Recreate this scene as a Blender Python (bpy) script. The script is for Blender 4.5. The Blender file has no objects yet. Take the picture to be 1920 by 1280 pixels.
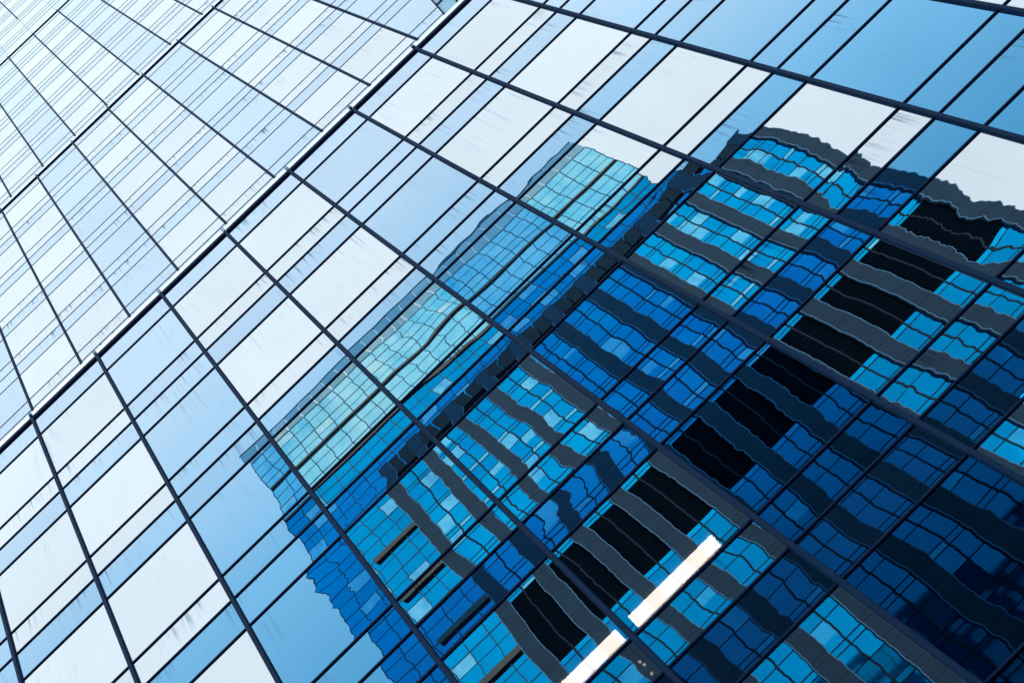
import bpy, bmesh, math, random
from mathutils import Matrix, Vector
random.seed(7)
S = bpy.context.scene
COL = S.collection

# ------------------------------------------------------------------ camera
# Facade frame: u to the right along the glass wall, v down from the top of the lowest tier,
# d into the building.  Blender: X = u, Y = d, Z = ZT - v.
ZT = 38.456
EYE = Vector((5.33695, -9.04776, 1.60))
FPX = 4550.34                      # focal length in pixels of a 1920 px wide frame
RGT = Vector((0.7149766, 0.6403422, -0.2806605))
DWN = Vector((-0.6967734, 0.6856744, -0.2106118))
FWD = Vector((0.0575781, 0.3461394, 0.9364146))
cam = bpy.data.cameras.new("camera")
cam.sensor_width = 36.0
cam.lens = 36.0 * FPX / 1920.0
cam.clip_start = 0.1
cam.clip_end = 3000
co = bpy.data.objects.new("camera", cam)
COL.objects.link(co)
M = Matrix.Identity(4)
for i in range(3):
    M[i][0] = RGT[i]; M[i][1] = -DWN[i]; M[i][2] = -FWD[i]; M[i][3] = EYE[i]
co.matrix_world = M
S.camera = co

def project(P):
    q = Vector(P) - EYE
    z = q.dot(FWD)
    if z <= 0.1: return None
    return (960 + FPX * q.dot(RGT) / z, 640 + FPX * q.dot(DWN) / z)

# ------------------------------------------------------------------ sky, sun, exposure
SUN_EL, SUN_AZ = math.radians(52), math.radians(25)      # azimuth from +Y towards +X
W = bpy.data.worlds.new("World"); S.world = W; W.use_nodes = True
nt = W.node_tree; nt.nodes.clear()
out = nt.nodes.new("ShaderNodeOutputWorld"); bg = nt.nodes.new("ShaderNodeBackground")
sky = nt.nodes.new("ShaderNodeTexSky"); sky.sky_type = 'NISHITA'; sky.sun_disc = False
sky.sun_elevation = SUN_EL; sky.sun_rotation = SUN_AZ
sky.air_density = 1.0; sky.dust_density = 1.5; sky.ozone_density = 2.0
tc = nt.nodes.new("ShaderNodeTexCoord")
nz = nt.nodes.new("ShaderNodeTexNoise"); nz.inputs['Scale'].default_value = 2.2
nz.inputs['Detail'].default_value = 5; nz.inputs['Roughness'].default_value = 0.55
nt.links.new(tc.outputs['Generated'], nz.inputs['Vector'])
mr = nt.nodes.new("ShaderNodeMapRange")
mr.inputs['From Min'].default_value = 0.3; mr.inputs['From Max'].default_value = 0.7
mr.inputs['To Min'].default_value = 0.66; mr.inputs['To Max'].default_value = 0.94
nt.links.new(nz.outputs['Fac'], mr.inputs['Value'])
mix = nt.nodes.new("ShaderNodeMix"); mix.data_type = 'RGBA'
nt.links.new(mr.outputs['Result'], mix.inputs['Factor'])
nt.links.new(sky.outputs['Color'], mix.inputs[6])
mix.inputs[7].default_value = (13.6, 15.3, 16.3, 1)        # thin bright cloud veil
nt.links.new(mix.outputs[2], bg.inputs['Color'])
bg.inputs['Strength'].default_value = 0.12
nt.links.new(bg.outputs[0], out.inputs[0])
sl = bpy.data.lights.new("sun", 'SUN'); sl.energy = 0.7; sl.angle = math.radians(12); sl.color = (1, 0.96, 0.90)
so = bpy.data.objects.new("sun", sl); COL.objects.link(so)
sd = Vector((math.sin(SUN_AZ) * math.cos(SUN_EL), math.cos(SUN_AZ) * math.cos(SUN_EL), math.sin(SUN_EL)))
so.rotation_euler = sd.to_track_quat('Z', 'Y').to_euler()
so.location = (0, 60, 200)
S.view_settings.view_transform = 'Standard'; S.view_settings.look = 'None'
S.view_settings.exposure = 0.0; S.view_settings.gamma = 1.0
S.view_settings.use_curve_mapping = False
S.cycles.max_bounces = 12; S.cycles.glossy_bounces = 8; S.cycles.transparent_max_bounces = 12
S.cycles.sample_clamp_indirect = 10

# ------------------------------------------------------------------ material helpers
class G:
    """small node-expression builder"""
    def __init__(s, name):
        s.m = bpy.data.materials.new(name); s.m.use_nodes = True
        s.t = s.m.node_tree; s.t.nodes.clear()
        s.o = s.t.nodes.new("ShaderNodeOutputMaterial")
    def n(s, typ, **kw):
        x = s.t.nodes.new("ShaderNode" + typ)
        for k, v in kw.items(): setattr(x, k, v)
        return x
    def put(s, sock, v):
        if hasattr(v, 'is_output') or isinstance(v, bpy.types.NodeSocket): s.t.links.new(v, sock)
        else: sock.default_value = v
    def math(s, op, a, b=0.0, c=None, clamp=False):
        x = s.n("Math", operation=op, use_clamp=clamp)
        s.put(x.inputs[0], a); s.put(x.inputs[1], b)
        if c is not None: s.put(x.inputs[2], c)
        return x.outputs[0]
    def add(s, a, b): return s.math('ADD', a, b)
    def sub(s, a, b): return s.math('SUBTRACT', a, b)
    def mul(s, a, b): return s.math('MULTIPLY', a, b)
    def vec(s, x, y, z):
        c = s.n("CombineXYZ")
        for i, v in enumerate((x, y, z)): s.put(c.inputs[i], v)
        return c.outputs[0]
    def sep(s, v):
        c = s.n("SeparateXYZ"); s.put(c.inputs[0], v); return c.outputs
    def vmath(s, op, a, b=(0, 0, 0)):
        x = s.n("VectorMath", operation=op); s.put(x.inputs[0], a); s.put(x.inputs[1], b); return x.outputs[0]
    def noise(s, v, scale, detail=2.0, rough=0.5, dist=0.0):
        x = s.n("TexNoise"); s.put(x.inputs['Vector'], v)
        x.inputs['Scale'].default_value = scale; x.inputs['Detail'].default_value = detail
        x.inputs['Roughness'].default_value = rough; x.inputs['Distortion'].default_value = dist
        return x.outputs['Fac'], x.outputs['Color']
    def ramp(s, v, lo, hi, a=0.0, b=1.0):
        x = s.n("MapRange"); s.put(x.inputs['Value'], v)
        x.inputs['From Min'].default_value = lo; x.inputs['From Max'].default_value = hi
        x.inputs['To Min'].default_value = a; x.inputs['To Max'].default_value = b
        return x.outputs['Result']
    def mixc(s, f, a, b):
        x = s.n("Mix", data_type='RGBA'); s.put(x.inputs['Factor'], f)
        s.put(x.inputs[6], a if not isinstance(a, tuple) else a + (1,)); s.put(x.inputs[7], b if not isinstance(b, tuple) else b + (1,))
        return x.outputs[2]
    def mixs(s, f, a, b):
        x = s.n("MixShader"); s.put(x.inputs[0], f); s.put(x.inputs[1], a); s.put(x.inputs[2], b); return x.outputs[0]
    def done(s, sh):
        s.t.links.new(sh, s.o.inputs[0]); return s.m

def plain(name, col, rough=0.5, metal=0.0, var=0.15, scale=3.0, spec=0.5):
    g = G(name)
    t = g.n("TexCoord").outputs['Object']
    f, _ = g.noise(t, scale, 5, 0.6)
    a = tuple(c * (1 - var) for c in col); b = tuple(min(1, c * (1 + var)) for c in col)
    p = g.n("BsdfPrincipled")
    g.put(p.inputs['Base Color'], g.mixc(f, a, b)); p.inputs['Roughness'].default_value = rough
    p.inputs['Metallic'].default_value = metal; p.inputs['Specular IOR Level'].default_value = spec
    return g.done(p.outputs[0])

def fract(g, v): return g.math('FRACT', v)

def coated_glass(name, base, tint, edge_gain, body, wob=1.0, dirt=0.5, through=True):
    """mirror-coated pane: base = reflectance face-on, rising towards grazing; faint waviness of toughened glass"""
    g = G(name)
    tcn = g.n("TexCoord"); ob = tcn.outputs['Object']; gen = g.sep(tcn.outputs['Generated'])
    rnd = g.n("ObjectInfo").outputs['Random']
    r1 = fract(g, g.mul(rnd, 37.17)); r2 = fract(g, g.mul(rnd, 91.73)); r3 = fract(g, g.mul(rnd, 211.9)); r4 = fract(g, g.mul(rnd, 503.3))
    off = g.vec(g.mul(rnd, 173.0), g.mul(r1, 61.0), g.mul(r2, 97.0))
    p = g.vmath('ADD', ob, off)
    _, big = g.noise(g.vmath('MULTIPLY', p, (0.55, 1.0, 0.42)), 1.0, 1.0, 0.5)
    bx, by, bz = g.sep(big)
    _, mid = g.noise(g.vmath('MULTIPLY', p, (2.0, 1.0, 1.7)), 1.0, 1.0, 0.5)
    mx, my, mz = g.sep(mid)
    _, rip = g.noise(g.vmath('MULTIPLY', p, (0.7, 1.0, 6.5)), 1.0, 1.0, 0.5)   # roller waves run across the pane
    rx, ry, rz = g.sep(rip)
    gx = g.sub(gen[0], 0.5); gz = g.sub(gen[2], 0.5)
    def sgn(a): return g.sub(a, 0.5)
    r5 = fract(g, g.mul(rnd, 811.7))
    amp = g.add(0.62, g.mul(g.math('POWER', r5, 5.0), 1.5))      # a few panes are much less flat than the rest
    nx = g.mul(sgn(bx), 0.0135 * wob)
    nx = g.add(nx, g.mul(sgn(mx), 0.0060 * wob))
    nx = g.add(nx, g.mul(sgn(rx), 0.0030 * wob))
    nx = g.add(nx, g.mul(sgn(r2), 0.0060 * wob))
    nx = g.add(nx, g.mul(g.mul(gx, sgn(r3)), 0.010 * wob))
    nzz = g.mul(sgn(bz), 0.0017 * wob)
    nzz = g.add(nzz, g.mul(sgn(mz), 0.0008 * wob))
    nzz = g.add(nzz, g.mul(sgn(rz), 0.0003 * wob))
    nzz = g.add(nzz, g.mul(sgn(r4), 0.0008 * wob))
    nzz = g.add(nzz, g.mul(g.mul(gz, sgn(r1)), 0.0016 * wob))
    nrm = g.vmath('NORMALIZE', g.vec(g.mul(nx, amp), -1.0, g.mul(nzz, amp)))
    # reflectance (Schlick on the true face)
    lw = g.n("LayerWeight"); lw.inputs['Blend'].default_value = 0.5
    cosn = g.sub(1.0, lw.outputs['Facing'])
    s5 = g.math('POWER', g.sub(1.0, cosn), 5.0)
    fac = g.add(base, g.mul(s5, edge_gain))
    # rain streaks: fine vertical runs of grime, strongest below the upper joint
    sv = g.vmath('MULTIPLY', p, (26.0, 1.0, 0.55))
    st, _ = g.noise(sv, 1.0, 3.0, 0.6)
    pt, _ = g.noise(g.vmath('MULTIPLY', p, (1.6, 1.0, 0.5)), 1.0, 2.0, 0.5)
    mask = g.mul(g.ramp(st, 0.52, 0.68), g.ramp(pt, 0.45, 0.65))
    mask = g.mul(mask, g.math('POWER', gen[2], 1.6))
    mask = g.mul(mask, dirt)
    fac = g.mul(fac, g.sub(1.0, mask))
    fac = g.mul(fac, g.add(0.95, g.mul(r3, 0.08)))
    film, _ = g.noise(g.vmath('MULTIPLY', p, (0.8, 1, 0.5)), 1.0, 3.0, 0.6)
    fac = g.mul(fac, g.add(0.965, g.mul(film, 0.06)))
    gl = g.n("BsdfGlossy"); gl.distribution = 'GGX'
    gl.inputs['Roughness'].default_value = 0.0
    if tint == 'blue':          # interference coating: deep blue face-on, clear mirror at grazing incidence
        cr = g.n("ValToRGB"); g.put(cr.inputs[0], cosn)
        el = cr.color_ramp.elements
        el[0].position = 0.08; el[0].color = (0.84, 0.92, 0.985, 1)
        el[1].position = 0.60; el[1].color = (0.02, 0.12, 0.18, 1)
        for ps, c in ((0.26, (0.64, 0.79, 0.94, 1)), (0.34, (0.24, 0.56, 0.84, 1)), (0.40, (0.11, 0.41, 0.70, 1)), (0.47, (0.04, 0.21, 0.35, 1))):
            x = el.new(ps); x.color = c
        tint = cr.outputs[0]
    g.put(gl.inputs['Color'], g.mixc(mask, tint, (0.25, 0.55, 0.85))); g.put(gl.inputs['Normal'], nrm)
    if through:
        back = g.n("BsdfTransparent"); back.inputs['Color'].default_value = body + (1,)
    else:
        back = g.n("BsdfDiffuse"); back.inputs['Color'].default_value = body + (1,)
    return g.done(g.mixs(g.math('MINIMUM', fac, 0.95), back.outputs[0], gl.outputs[0]))

# glass of the tower: bright coated vision glass, a bluer batch in every third bay, blue spandrels
GL_BRIGHT = coated_glass("coated_vision_glass", 0.56, (0.91, 0.96, 0.99), 0.26, (0.045, 0.045, 0.052), 1.0, 0.28)
GL_BLUE = coated_glass("blue_vision_glass", 0.58, 'blue', 0.26, (0.045, 0.045, 0.052), 1.35, 0.2)
GL_NARROW = coated_glass("coated_lower_glass", 0.555, (0.90, 0.95, 0.985), 0.26, (0.045, 0.045, 0.052), 1.45, 0.8)
GL_NARROW_B = coated_glass("blue_lower_glass", 0.58, 'blue', 0.26, (0.045, 0.045, 0.052), 1.45, 0.5)
GL_SPAN = coated_glass("spandrel_glass", 0.58, 'blue', 0.26, (0.006, 0.012, 0.025), 1.4, 0.8, False)
M_FIN = plain("fin_dark_metal", (0.005, 0.030, 0.085), 0.6, 0.0, 0.2, 2.0, 0.03)
M_JOINT = plain("joint_dark_metal", (0.003, 0.020, 0.075), 0.6, 0.0, 0.2, 2.0, 0.03)
M_COPE = plain("white_coping_paint", (0.93, 0.95, 0.97), 0.22, 0.7, 0.03, 1.5)
M_CORE = plain("dark_interior", (0.03, 0.032, 0.036), 0.9, 0, 0.2, 0.5, 0.1)
M_CEIL = plain("interior_ceiling", (0.10, 0.10, 0.10), 0.9, 0, 0.1, 0.5, 0.1)
M_SEAL = plain("black_sealant", (0.01, 0.012, 0.016), 0.7, 0, 0.1, 2, 0.1)
M_ROOF = plain("roof_gravel", (0.3, 0.3, 0.3), 0.9, 0, 0.2, 6, 0.1)

# ------------------------------------------------------------------ mesh helpers
def box_into(bm, x0, x1, y0, y1, z0, z1, mi=0, skip=()):
    v = [bm.verts.new((x, y, z)) for x in (x0, x1) for y in (y0, y1) for z in (z0, z1)]
    F = {'-x': (0, 1, 3, 2), '+x': (4, 6, 7, 5), '-y': (0, 4, 5, 1), '+y': (2, 3, 7, 6), '-z': (0, 2, 6, 4), '+z': (1, 5, 7, 3)}
    for k, q in F.items():
        if k in skip: continue
        f = bm.faces.new([v[i] for i in q]); f.material_index = mi
def mesh_of(name, bm, mats):
    me = bpy.data.meshes.new(name); bm.to_mesh(me); bm.free()
    for m in (mats if isinstance(mats, (list, tuple)) else [mats]): me.materials.append(m)
    return me
def link(name, data, parent=None, loc=(0, 0, 0)):
    o = bpy.data.objects.new(name, data); COL.objects.link(o); o.location = loc
    if parent is not None: o.parent = parent
    return o
def boxes(name, lst, mat, parent=None, kind=None):
    bm = bmesh.new()
    for b in lst: box_into(bm, *b)
    o = link(name, mesh_of(name, bm, mat), parent)
    if kind: o['kind'] = kind
    return o
def thing(name, label, cat, loc=(0, 0, 0), group=None):
    o = link(name, None, None, loc); o['label'] = label; o['category'] = cat
    if group: o['group'] = group
    return o

# ------------------------------------------------------------------ ground and street
def ground_mat():
    g = G("asphalt"); t = g.n("TexCoord").outputs['Object']
    f, _ = g.noise(t, 0.6, 6, 0.65); p = g.n("BsdfPrincipled")
    g.put(p.inputs['Base Color'], g.mixc(f, (0.035, 0.036, 0.04), (0.065, 0.066, 0.07))); p.inputs['Roughness'].default_value = 0.85
    return g.done(p.outputs[0])
boxes("ground", [(-900, 900, -900, 900, -0.5, 0.0)], ground_mat())['kind'] = 'structure'
M_PAVE = plain("paving", (0.28, 0.28, 0.27), 0.8, 0, 0.15, 1.5)
boxes("pavement", [(-40, 70, -12.0, -0.3, 0.0, 0.13)], M_PAVE)['kind'] = 'structure'
boxes("pavement", [(-40, 70, -34.3, -28.0, 0.0, 0.13)], M_PAVE)['kind'] = 'structure'
boxes("lane_marking", [(-40 + i * 6, -37 + i * 6, -20.1, -19.95, 0.004, 0.008) for i in range(18)], plain("road_paint", (0.75, 0.75, 0.72), 0.6))['kind'] = 'structure'

# ------------------------------------------------------------------ the glass tower
tower = thing("glass_tower", "tall stepped tower of pale mirror glass with dark vertical fins, set back in terraces", "skyscraper", (6, 0, 0))
TX = Vector((6, 0, 0))
WV, NV, MV = 2.29128, 0.78702, 0.92170     # vision pane, lower pane, spandrel: one 4 m storey
TIERS = [  # depth, top v, bottom v, fin pitch, u of fin 0, top spandrel height, visible down to v
    dict(d=0.0,    top=0.0,     bot=38.35, S=1.37615, u0=0.0,    e=0.98847, vis=26.0, fin_end=38.35),
    dict(d=3.1642, top=-33.547, bot=-0.35, S=1.41221, u0=0.0599, e=0.86053, vis=-12.0, fin_end=-13.2),
    dict(d=4.1563, top=-64.209, bot=-33.9, S=1.38500, u0=0.2554, e=0.86053, vis=-38.5, fin_end=-39.52),
    dict(d=4.5131, top=-98.0,   bot=-64.6, S=1.38500, u0=0.2844, e=0.86053, vis=-73.0, fin_end=-74.44),
]
K0, K1 = -10, 22
GAP = 0.012
pane_mesh = {}
def pane(kind, w, h, mat):
    key = (kind, round(w, 4), round(h, 4), mat.name)
    if key not in pane_mesh:
        bm = bmesh.new()
        w2, h2 = w / 2 - GAP / 2, h / 2 - GAP / 2
        box_into(bm, -w2, w2, 0, 0.03, -h2, h2, 0, ('+y',))
        bm.faces.ensure_lookup_table()
        for f in bm.faces:
            f.normal_update(); f.material_index = 0 if f.normal.y < -0.9 else 1
        pane_mesh[key] = mesh_of(kind, bm, [mat, M_SEAL])
    return pane_mesh[key]
def in_view(u0, u1, d, v0, v1, m=25):
    pts = [project((u, d, ZT - v)) for u in (u0, u1) for v in (v0, v1)]
    if any(p is None for p in pts): return False
    xs = [p[0] for p in pts]; ys = [p[1] for p in pts]
    return max(xs) > -m and min(xs) < 1920 + m and max(ys) > -m and min(ys) < 1280 + m

counts = {}
for ti, T in enumerate(TIERS):
    d, top, bot, P, u0, e = T['d'], T['top'], T['bot'], T['S'], T['u0'], T['e']
    ua, ub = u0 + K0 * P, u0 + K1 * P
    nextd = TIERS[ti + 1]['d'] if ti < 3 else 8.0
    ztop, zbot = ZT - top, ZT - bot
    back = 5.0 if ti == 0 else d + 0.25
    # body of the tier
    bodyl = [(ua - TX.x, ub - TX.x, back, 30.0, zbot, ztop - 0.25)]
    tier = boxes("tower_tier", bodyl, [M_CORE], tower)
    fl = [(ua - TX.x, ub - TX.x, d + 0.12, 30.0, ztop - 0.24, ztop - 0.02)]
    boxes("terrace_roof", fl, M_ROOF, tier)
    def lx(u): return u - TX.x
    # horizontal joints
    levels = [(0.0, 'e', e)]
    v = top + e; q = 0
    rows = [(top, top + e, 'top_spandrel', 0)]
    while v < bot - 0.5:
        for kind, h in (('vision_pane', WV), ('lower_pane', NV), ('spandrel_panel', MV)):
            if v + h > bot: h = bot - v
            if h > 0.15: rows.append((v, v + h, kind, q))
            v += h
            if v >= bot - 1e-6: break
        q += 1
    jm = bmesh.new(); box_into(jm, lx(ua), lx(ub), d - (0.014 if ti == 0 else 0.007), d + 0.04, -0.015, 0.015)
    jmesh = mesh_of("transom", jm, M_JOINT)
    for (va, vb, kind, q) in rows[1:]:
        link("transom", jmesh, tier, (0, 0, ZT - va))
    # dark top rail and white coping
    boxes("top_rail", [(lx(ua), lx(ub), d - 0.030, d + 0.10, ztop - 0.045, ztop + 0.06)], M_JOINT, tier)
    cm = bmesh.new(); box_into(cm, 0.04, P - 0.04, 0, 0.10, 0, 0.20)
    cmesh = mesh_of("coping_panel", cm, M_COPE)
    # fins
    fm = bmesh.new()
    hb = (T['fin_end'] - top)          # the fins stop short of the terrace in front
    box_into(fm, -0.020, 0.020, d - 0.042, d + 0.05, -hb, 0.06)
    box_into(fm, -0.031, -0.020, d - 0.012, d + 0.05, -hb, 0.0)
    box_into(fm, 0.020, 0.031, d - 0.012, d + 0.05, -hb, 0.0)
    box_into(fm, -0.018, -0.008, d - 0.06, d + 0.05, 0.06, 0.26)
    box_into(fm, 0.008, 0.018, d - 0.06, d + 0.05, 0.06, 0.26)
    fmesh = mesh_of("fin", fm, M_FIN)
    stuff = {}
    for k in range(K0, K1 + 1):
        u = u0 + k * P
        link("fin", fmesh, tier, (lx(u), 0, ztop))
        if k == K1: continue
        link("coping_panel", cmesh, tier, (lx(u), d - 0.036, ztop + 0.063))
        blue = (k % 3 == 2)
        for (va, vb, kind, q) in rows:
            if kind == 'vision_pane': mat = GL_BLUE if blue else GL_BRIGHT
            elif kind == 'lower_pane': mat = GL_NARROW_B if blue else GL_NARROW
            else: mat = GL_SPAN
            nm = 'spandrel_panel' if kind == 'top_spandrel' else kind
            vis = vb < T['vis'] and in_view(u, u + P, d, va, vb)
            if vis and counts.get(nm, 0) < 290:
                counts[nm] = counts.get(nm, 0) + 1
                link(nm, pane(nm, P, vb - va, mat), tier, (lx(u + P / 2), d, ZT - (va + vb) / 2))
            else:
                stuff.setdefault(mat.name, (mat, []))[1].append((lx(u) + 0.006, lx(u + P) - 0.006, ZT - vb + 0.006, ZT - va - 0.006))
    for nm, (mat, L) in stuff.items():
        bm = bmesh.new()
        for (xa, xb, za, zb) in L: box_into(bm, xa, xb, d, d + 0.03, za, zb, 0, ('+y',))
        o = link("glass_panes", mesh_of("glass_panes", bm, mat), tier); o['kind'] = 'stuff'
    if ti == 0:
        # floor slabs behind the glass; each ceiling sits level with the top of its vision pane
        for (va, vb, kind, q) in rows:
            if kind == 'spandrel_panel':
                boxes("floor_slab", [(lx(ua), lx(ub), 0.10, 4.99, ZT - vb - 0.03, ZT - va - 0.05)], M_CEIL, tier)
        boxes("column", [(lx(u0 + (k + 0.5) * P) - 0.25, lx(u0 + (k + 0.5) * P) + 0.25, 3.2, 3.7, zbot, ztop - 0.3) for k in range(K0, K1, 6)], M_CORE, tier)
print("panes", counts)

# ------------------------------------------------------------------ ceiling lights seen through the glass
def emit(name, col, s):
    g = G(name); x = g.n("Emission"); x.inputs[0].default_value = col + (1,); x.inputs[1].default_value = s
    return g.done(x.outputs[0])
M_TUBE = emit("lamp_diffuser_light", (1.0, 0.88, 0.66), 52.0)
M_TUBE2 = emit("lamp_louvre_light", (1.0, 0.72, 0.42), 34.0)
M_HOUSE = plain("lamp_white_enamel", (0.7, 0.7, 0.68), 0.4)
def ceiling_light(u0, u1, label):
    zc = ZT - 17.02
    t = thing("ceiling_light", label, "ceiling light", ((u0 + u1) / 2, 1.07, zc), "linear lights on the office ceiling")
    h = (u1 - u0) / 2
    boxes("lamp_housing", [(-h, h, -0.10, 0.125, 0.004, 0.06), (-h - 0.012, -h, -0.10, 0.125, -0.06, 0.06), (h, h + 0.012, -0.10, 0.125, -0.06, 0.06)], M_HOUSE, t)
    boxes("diffuser", [(-h + 0.004, h - 0.004, -0.095, 0.045, -0.02, 0.002)], M_TUBE, t)
    boxes("reflector", [(-h + 0.004, h - 0.004, 0.06, 0.118, -0.008, 0.002)], M_TUBE2, t)
    n = 26
    boxes("louvre", [(-h + 0.01 + i * (2 * h - 0.02) / n, -h + 0.017 + i * (2 * h - 0.02) / n, 0.05, 0.122, -0.03, -0.009) for i in range(n)], M_HOUSE, t)
ceiling_light(5.615, 6.685, "lit warm white strip light behind the glass, upper one, right of the dark fin")
ceiling_light(4.36, 5.465, "lit warm white strip light behind the glass, lower one, cut by the bottom photo edge")

M_BULB = emit("bulb_light", (1.0, 0.80, 0.52), 14.0)
def spot_cluster(pts, label):
    zc = ZT - 17.02
    t = thing("downlight", label, "ceiling light", (pts[0][0], pts[0][1], zc))
    boxes("mounting_plate", [(-0.07, 0.10, -0.06, 0.14, 0.0, 0.02)], M_CORE, t)
    for (u, d) in pts:
        bm = bmesh.new(); bmesh.ops.create_cone(bm, cap_ends=True, segments=14, radius1=0.012, radius2=0.016, depth=0.02)
        o = link("bulb", mesh_of("bulb", bm, M_BULB), t, (u - pts[0][0], d - pts[0][1], -0.012))
spot_cluster([(5.413, 1.385), (5.424, 1.435), (5.415, 1.556)], "tiny warm lamps glinting below the lower strip light beside a fin")

# ------------------------------------------------------------------ blue glass grid, built in place of an unidentified patch at the top
cz = ZT + 8.0
blue_grid = thing("glass_grid", "small gridded blue glass sheet, stand-in for an unidentified patch, above the white coping at the top edge", "glass panel", (11.4, 3.0, cz))
g = G("grid_blue_glass"); p = g.n("BsdfPrincipled"); p.inputs['Base Color'].default_value = (0.16, 0.45, 0.75, 1); p.inputs['Roughness'].default_value = 0.15
tr = g.n("BsdfTranslucent"); tr.inputs[0].default_value = (0.75, 0.93, 1.0, 1)
M_GRID = g.done(g.mixs(0.92, p.outputs[0], tr.outputs[0]))
bm = bmesh.new(); box_into(bm, 0.02, 0.33, -0.33, -0.02, 0, 0.012); cpm = mesh_of("grid_pane", bm, M_GRID)
for i in range(8):
    for j in range(8): link("grid_pane", cpm, blue_grid, (i * 0.35, -j * 0.35, 0))
for i in range(9):
    boxes("grid_bar", [(i * 0.35 - 0.012, i * 0.35 + 0.012, -2.8, 0, -0.03, 0.03)], M_FIN, blue_grid)
    boxes("grid_bar", [(0, 2.8, -i * 0.35 - 0.012, -i * 0.35 + 0.012, -0.026, 0.026)], M_FIN, blue_grid)

# ------------------------------------------------------------------ buildings across the street (seen mirrored in the glass)
def city_glass(name, tints, pale, rough, jit, base=0.85, pale_p=0.3, dark=(0.005, 0.03, 0.08), mosaic=0.5):
    g = G(name)
    r = g.n("NewGeometry").outputs['Random Per Island']; rr = g.n("ObjectInfo").outputs['Random']
    r = fract(g, g.add(r, g.mul(rr, 7.31)))
    r1 = fract(g, g.mul(r, 31.7)); r2 = fract(g, g.mul(r, 77.3)); r3 = fract(g, g.mul(r, 157.1))
    t = g.n("TexCoord").outputs['Object']
    pos = g.n("NewGeometry").outputs['Position']
    lo, _ = g.noise(g.vmath('MULTIPLY', pos, (0.10, 0.1, 0.05)), 1.0, 2)
    fine, _ = g.noise(g.vmath('MULTIPLY', pos, (1.1, 1.1, 0.28)), 1.0, 3, 0.55)
    soft = g.add(g.mul(g.ramp(lo, 0.35, 0.65), 0.6), g.mul(g.ramp(fine, 0.3, 0.7), 0.4))
    tone = g.add(g.mul(soft, 1.0 - mosaic), g.mul(r1, mosaic))
    col = g.mixc(tone, tints[0], tints[1])
    gz = g.sep(g.n("TexCoord").outputs['Generated'])
    blind = g.mul(g.math('LESS_THAN', r2, pale_p), g.ramp(g.sub(gz[2], g.mul(r3, 0.7)), 0.0, 0.12))
    blind = g.mul(blind, g.add(0.45, g.mul(g.ramp(fine, 0.35, 0.65), 0.55)))
    col = g.mixc(blind, col, pale)
    n, _ = g.noise(t, 0.4, 2)
    gl = g.n("BsdfGlossy"); gl.inputs['Roughness'].default_value = rough
    g.put(gl.inputs['Color'], col)
    nx = g.mul(g.sub(r2, 0.5), jit); nzv = g.mul(g.sub(r3, 0.5), jit)
    g.put(gl.inputs['Normal'], g.vmath('NORMALIZE', g.vec(nx, 1.0, nzv)))
    df = g.n("BsdfDiffuse"); g.put(df.inputs['Color'], g.mixc(blind, dark, tuple(c * 0.6 for c in pale)))
    return g.done(g.mixs(base, df.outputs[0], gl.outputs[0]))

EX, EZ = EYE.x, EYE.z
# --- dark piered office tower
DA = 34.6; LA = (9.04776 + DA) / 9.04776; YA = -DA
def ax(u): return EX + LA * u
def az(h): return EZ + LA * h
TA = thing("office_tower", "dark office tower with grey piers and bright blue window strips, mirrored in the glass", "skyscraper", (ax(2.2), YA, 0))
ox, oy = ax(2.2), YA
M_APIER = plain("grey_stone_pier", (0.040, 0.092, 0.150), 0.7, 0, 0.25, 0.5, 0.03)
M_ATRIM = plain("pale_blue_trim", (0.14, 0.38, 0.66), 0.5, 0, 0.1, 1, 0.05)
M_AMUL = plain("dark_blue_mullion", (0.004, 0.025, 0.06), 0.6, 0, 0.1, 1, 0.05)
M_ALOUV = plain("black_louvre", (0.004, 0.013, 0.024), 0.8, 0, 0.2, 2, 0.0)
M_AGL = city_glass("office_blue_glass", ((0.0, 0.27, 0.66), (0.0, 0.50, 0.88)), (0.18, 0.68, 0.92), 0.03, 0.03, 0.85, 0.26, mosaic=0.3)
M_AGL_LOW = city_glass("office_glass_dimmed_low", ((0.0, 0.22, 0.49), (0.0, 0.33, 0.68)), (0.04, 0.42, 0.74), 0.03, 0.03, 0.85, 0.05, mosaic=0.3)  # same office glass, dimming of the lower floors put into its colours
M_ACROWN = plain("crown_dark_glass", (0.004, 0.010, 0.018), 0.5, 0, 0.2, 2, 0.05)
PIT, PW = 0.4855, 0.165
first = -0.556
hroof, hcrown = 24.40, 23.97
boxes("body", [(ax(first) + .05 - ox, ax(4.95) - .05 - ox, -14, -0.45, 0, az(hroof) - 0.6)], M_ALOUV, TA)
for k in range(12):
    ul = first + PIT * k; x0 = ax(ul) - ox; x1 = ax(ul + PW) - ox
    L = []; h = hroof; seq = (0.34, 0.40, 0.10); i = 0
    while h > 0.2:
        dh = seq[i % 3]; i += 1
        zb = max(az(h - dh), 0.0)
        L.append((x0, x1, -0.5, 0.12, zb + 0.02, az(h))); h -= dh
    boxes("pier", L, M_APIER, TA)
    for sx in (x0, x1 - 0.05):
        boxes("pier_trim", [(sx - (0.006 if sx == x0 else -0.02), sx + 0.05 + (-0.02 if sx == x0 else 0.006), 0.09, 0.125, 0, az(hcrown if k else hroof))], M_ATRIM, TA)
bmesh_small = []; bmesh_low = []
big = 0
pm = {}
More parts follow.
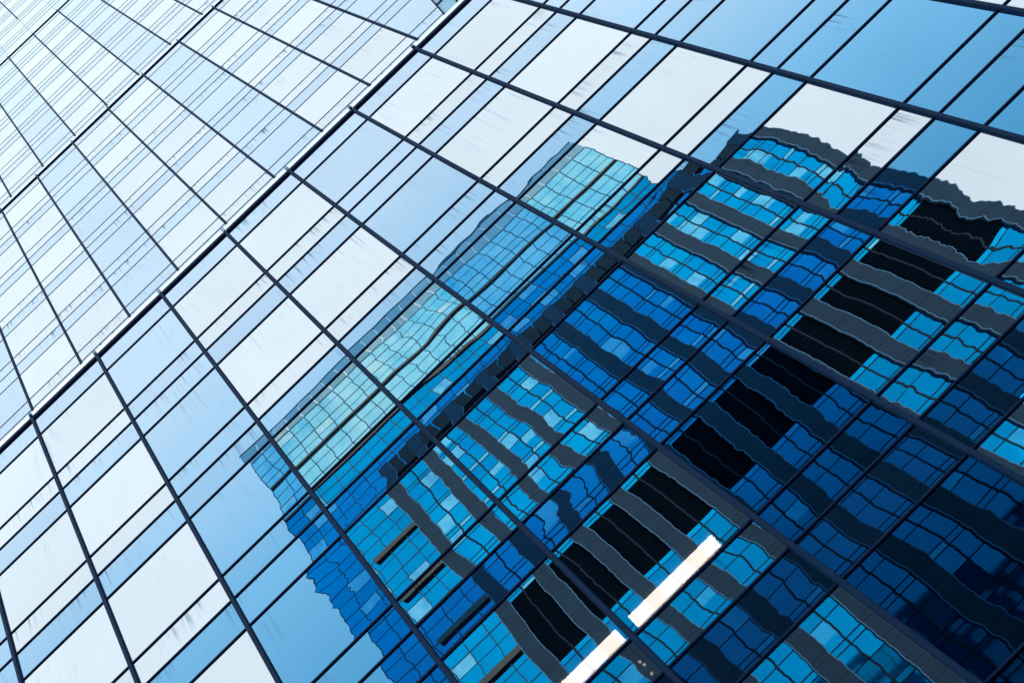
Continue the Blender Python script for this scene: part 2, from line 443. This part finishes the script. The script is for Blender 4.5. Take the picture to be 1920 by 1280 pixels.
for k in range(11):
    ul = first + PIT * k + PW; ur = ul + PIT - PW
    x0 = ax(ul) - ox; x1 = ax(ur) - ox; xm = (x0 + x1) / 2
    boxes("crown_panel", [(x0, xm - 0.04, -0.4, 0.06, az(hcrown), az(hroof) - 0.02), (xm + 0.04, x1, -0.4, 0.06, az(hcrown), az(hroof) - 0.02)], M_ACROWN, TA)
    boxes("window_mullion", [(xm - 0.04, xm + 0.04, -0.3, -0.07, 0, az(hcrown))], M_AMUL, TA)
    tl = []
    h = 23.55 + 0.83
    while h > 0.5:
        for hh, th in ((h, 0.035), (h - 0.10, 0.035), (h - 0.42, 0.03)):
            if hh < hcrown + 0.02: tl.append((x0, xm - 0.05, -0.3, -0.09, az(hh) - th, az(hh) + th)); tl.append((xm + 0.05, x1, -0.3, -0.09, az(hh) - th, az(hh) + th))
        for ha, hb_ in ((h, h - 0.10), (h - 0.10, h - 0.42), (h - 0.42, h - 0.83)):
            ha = min(ha, hcrown)
            if ha <= hb_ + 0.02 or hb_ < 0.05: continue
            for xa, xb in ((x0, xm - 0.05), (xm + 0.05, x1)):
                hgt = az(ha) - az(hb_)
                if (ha - hb_) > 0.35 and h > 13 and big < 290:
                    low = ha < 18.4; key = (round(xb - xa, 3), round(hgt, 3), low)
                    if key not in pm:
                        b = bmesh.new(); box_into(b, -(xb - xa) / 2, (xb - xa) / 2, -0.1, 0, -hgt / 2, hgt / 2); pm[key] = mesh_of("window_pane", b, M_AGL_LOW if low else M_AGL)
                    link("window_pane", pm[key], TA, ((xa + xb) / 2, -0.10, az(hb_) + hgt / 2)); big += 1
                else:
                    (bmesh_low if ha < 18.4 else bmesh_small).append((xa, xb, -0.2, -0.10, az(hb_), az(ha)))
        h -= 0.83
    boxes("window_transom", tl, M_AMUL, TA)
    lv = []
    zz = az(18.25)
    while zz < az(19.75) - 0.1:
        for xa, xb in ((x0, xm - 0.04), (xm + 0.04, x1)): lv.append((xa, xb, -0.2, -0.085, zz, zz + 0.20))
        zz += 0.24
    boxes("louvre_panel", lv, M_ALOUV, TA)
boxes("window_panes", bmesh_small, M_AGL, TA, 'stuff'); boxes("window_panes", bmesh_low, M_AGL_LOW, TA, 'stuff')

# --- taller teal glass tower behind it
LB = 6.8; YB = -(LB - 1) * 9.04776
def bx(u): return EX + LB * u
def bz(h): return EZ + LB * h
TB = thing("teal_tower", "taller pale teal glass tower behind the dark office tower, mirrored in the glass", "skyscraper", (bx(1.2), YB, 0))
ox = bx(1.2)
M_BTEAL = city_glass("pale_teal_glass", ((0.04, 0.56, 0.84), (0.50, 0.92, 0.98)), (0.62, 0.86, 0.86), 0.04, 0.015, 0.92, 0.05, (0.03, 0.16, 0.22), 0.10)  # broad pale zones in the tint are painted cloud reflections
M_BBLUE = city_glass("deep_blue_glass", ((0.0, 0.28, 0.60), (0.0, 0.42, 0.82)), (0.20, 0.66, 0.90), 0.04, 0.015, 0.85, 0.07, (0.005, 0.03, 0.08), 0.15)
M_BMUL = plain("teal_mullion", (0.005, 0.09, 0.17), 0.5, 0, 0.1, 1, 0.05)
M_BBAND = plain("dark_bronze_band", (0.02, 0.03, 0.035), 0.6)
M_BSCREEN = plain("roof_screen_glass", (0.12, 0.25, 0.33), 0.2)
uL, uR, hB = -1.60, 3.98, 27.62
boxes("body", [(bx(uL) + .1 - ox, bx(uR) - .1 - ox, -22, -0.3, 0, bz(hB) - 0.5)], M_BBAND, TB)
cols = 25; cw = (uR - uL) / cols
teal, blue, muls = [], [], []
hs = [hB]
while hs[-1] > 0.9: hs += [hs[-1] - 0.27, hs[-1] - 0.62]
for c in range(cols):
    xa = bx(uL + c * cw) - ox; xb = bx(uL + (c + 1) * cw) - ox
    for a, b in zip(hs[:-1], hs[1:]):
        mid = (a + b) / 2
        (teal if mid > 25.42 else blue).append((xa + 0.03, xb - 0.03, -0.12, 0, bz(b) + 0.03, bz(a) - 0.03))
for c in range(cols + 1):
    x = bx(uL + c * cw) - ox
    boxes("facade_mullion", [(x - 0.04, x + 0.04, -0.1, 0.02, 0, bz(hB))], M_BMUL, TB)
for i, a in enumerate(hs):
    t = 0.07 if i % 2 == 0 else 0.03
    boxes("facade_transom", [(bx(uL) - ox, bx(uR) - ox, -0.1, 0.015, bz(a) - t, bz(a) + t)], M_BMUL, TB)
boxes("window_panes", teal, M_BTEAL, TB, 'stuff'); boxes("window_panes", blue, M_BBLUE, TB, 'stuff')
boxes("dark_band", [(bx(uL) - ox, bx(uR) - ox, -0.1, 0.10, bz(26.43), bz(26.49))], M_BBAND, TB)
boxes("louvre_band", [(bx(uL) - ox, bx(uR) - ox, -0.1, 0.08, bz(25.40), bz(25.46))], M_BBAND, TB)
for hh in (22.62, 21.38, 20.14, 18.9):
    boxes("louvre_band", [(bx(-1.1) - ox, bx(-0.5) - ox, -0.1, 0.16, bz(hh - 0.06), bz(hh + 0.06))], M_BBAND, TB)
# roof screen with square openings
M_BSCR = city_glass("roof_screen_glass", ((0.22, 0.55, 0.70), (0.50, 0.78, 0.88)), (0.6, 0.75, 0.8), 0.1, 0.08, 0.6, 0.2, (0.10, 0.16, 0.2))
sc = []
for c in range(cols):
    x = bx(uL + c * cw) - ox
    sc.append((x + 0.04, x + bx(cw) - bx(0) - 0.04, -0.05, 0.04, bz(hB) + 0.15, bz(28.18)))
boxes("roof_screen", sc, M_BSCR, TB, 'stuff')
boxes("screen_rail", [(bx(uL) - ox, bx(uR) - ox, -0.06, 0.06, bz(28.18), bz(28.21))], M_BMUL, TB)
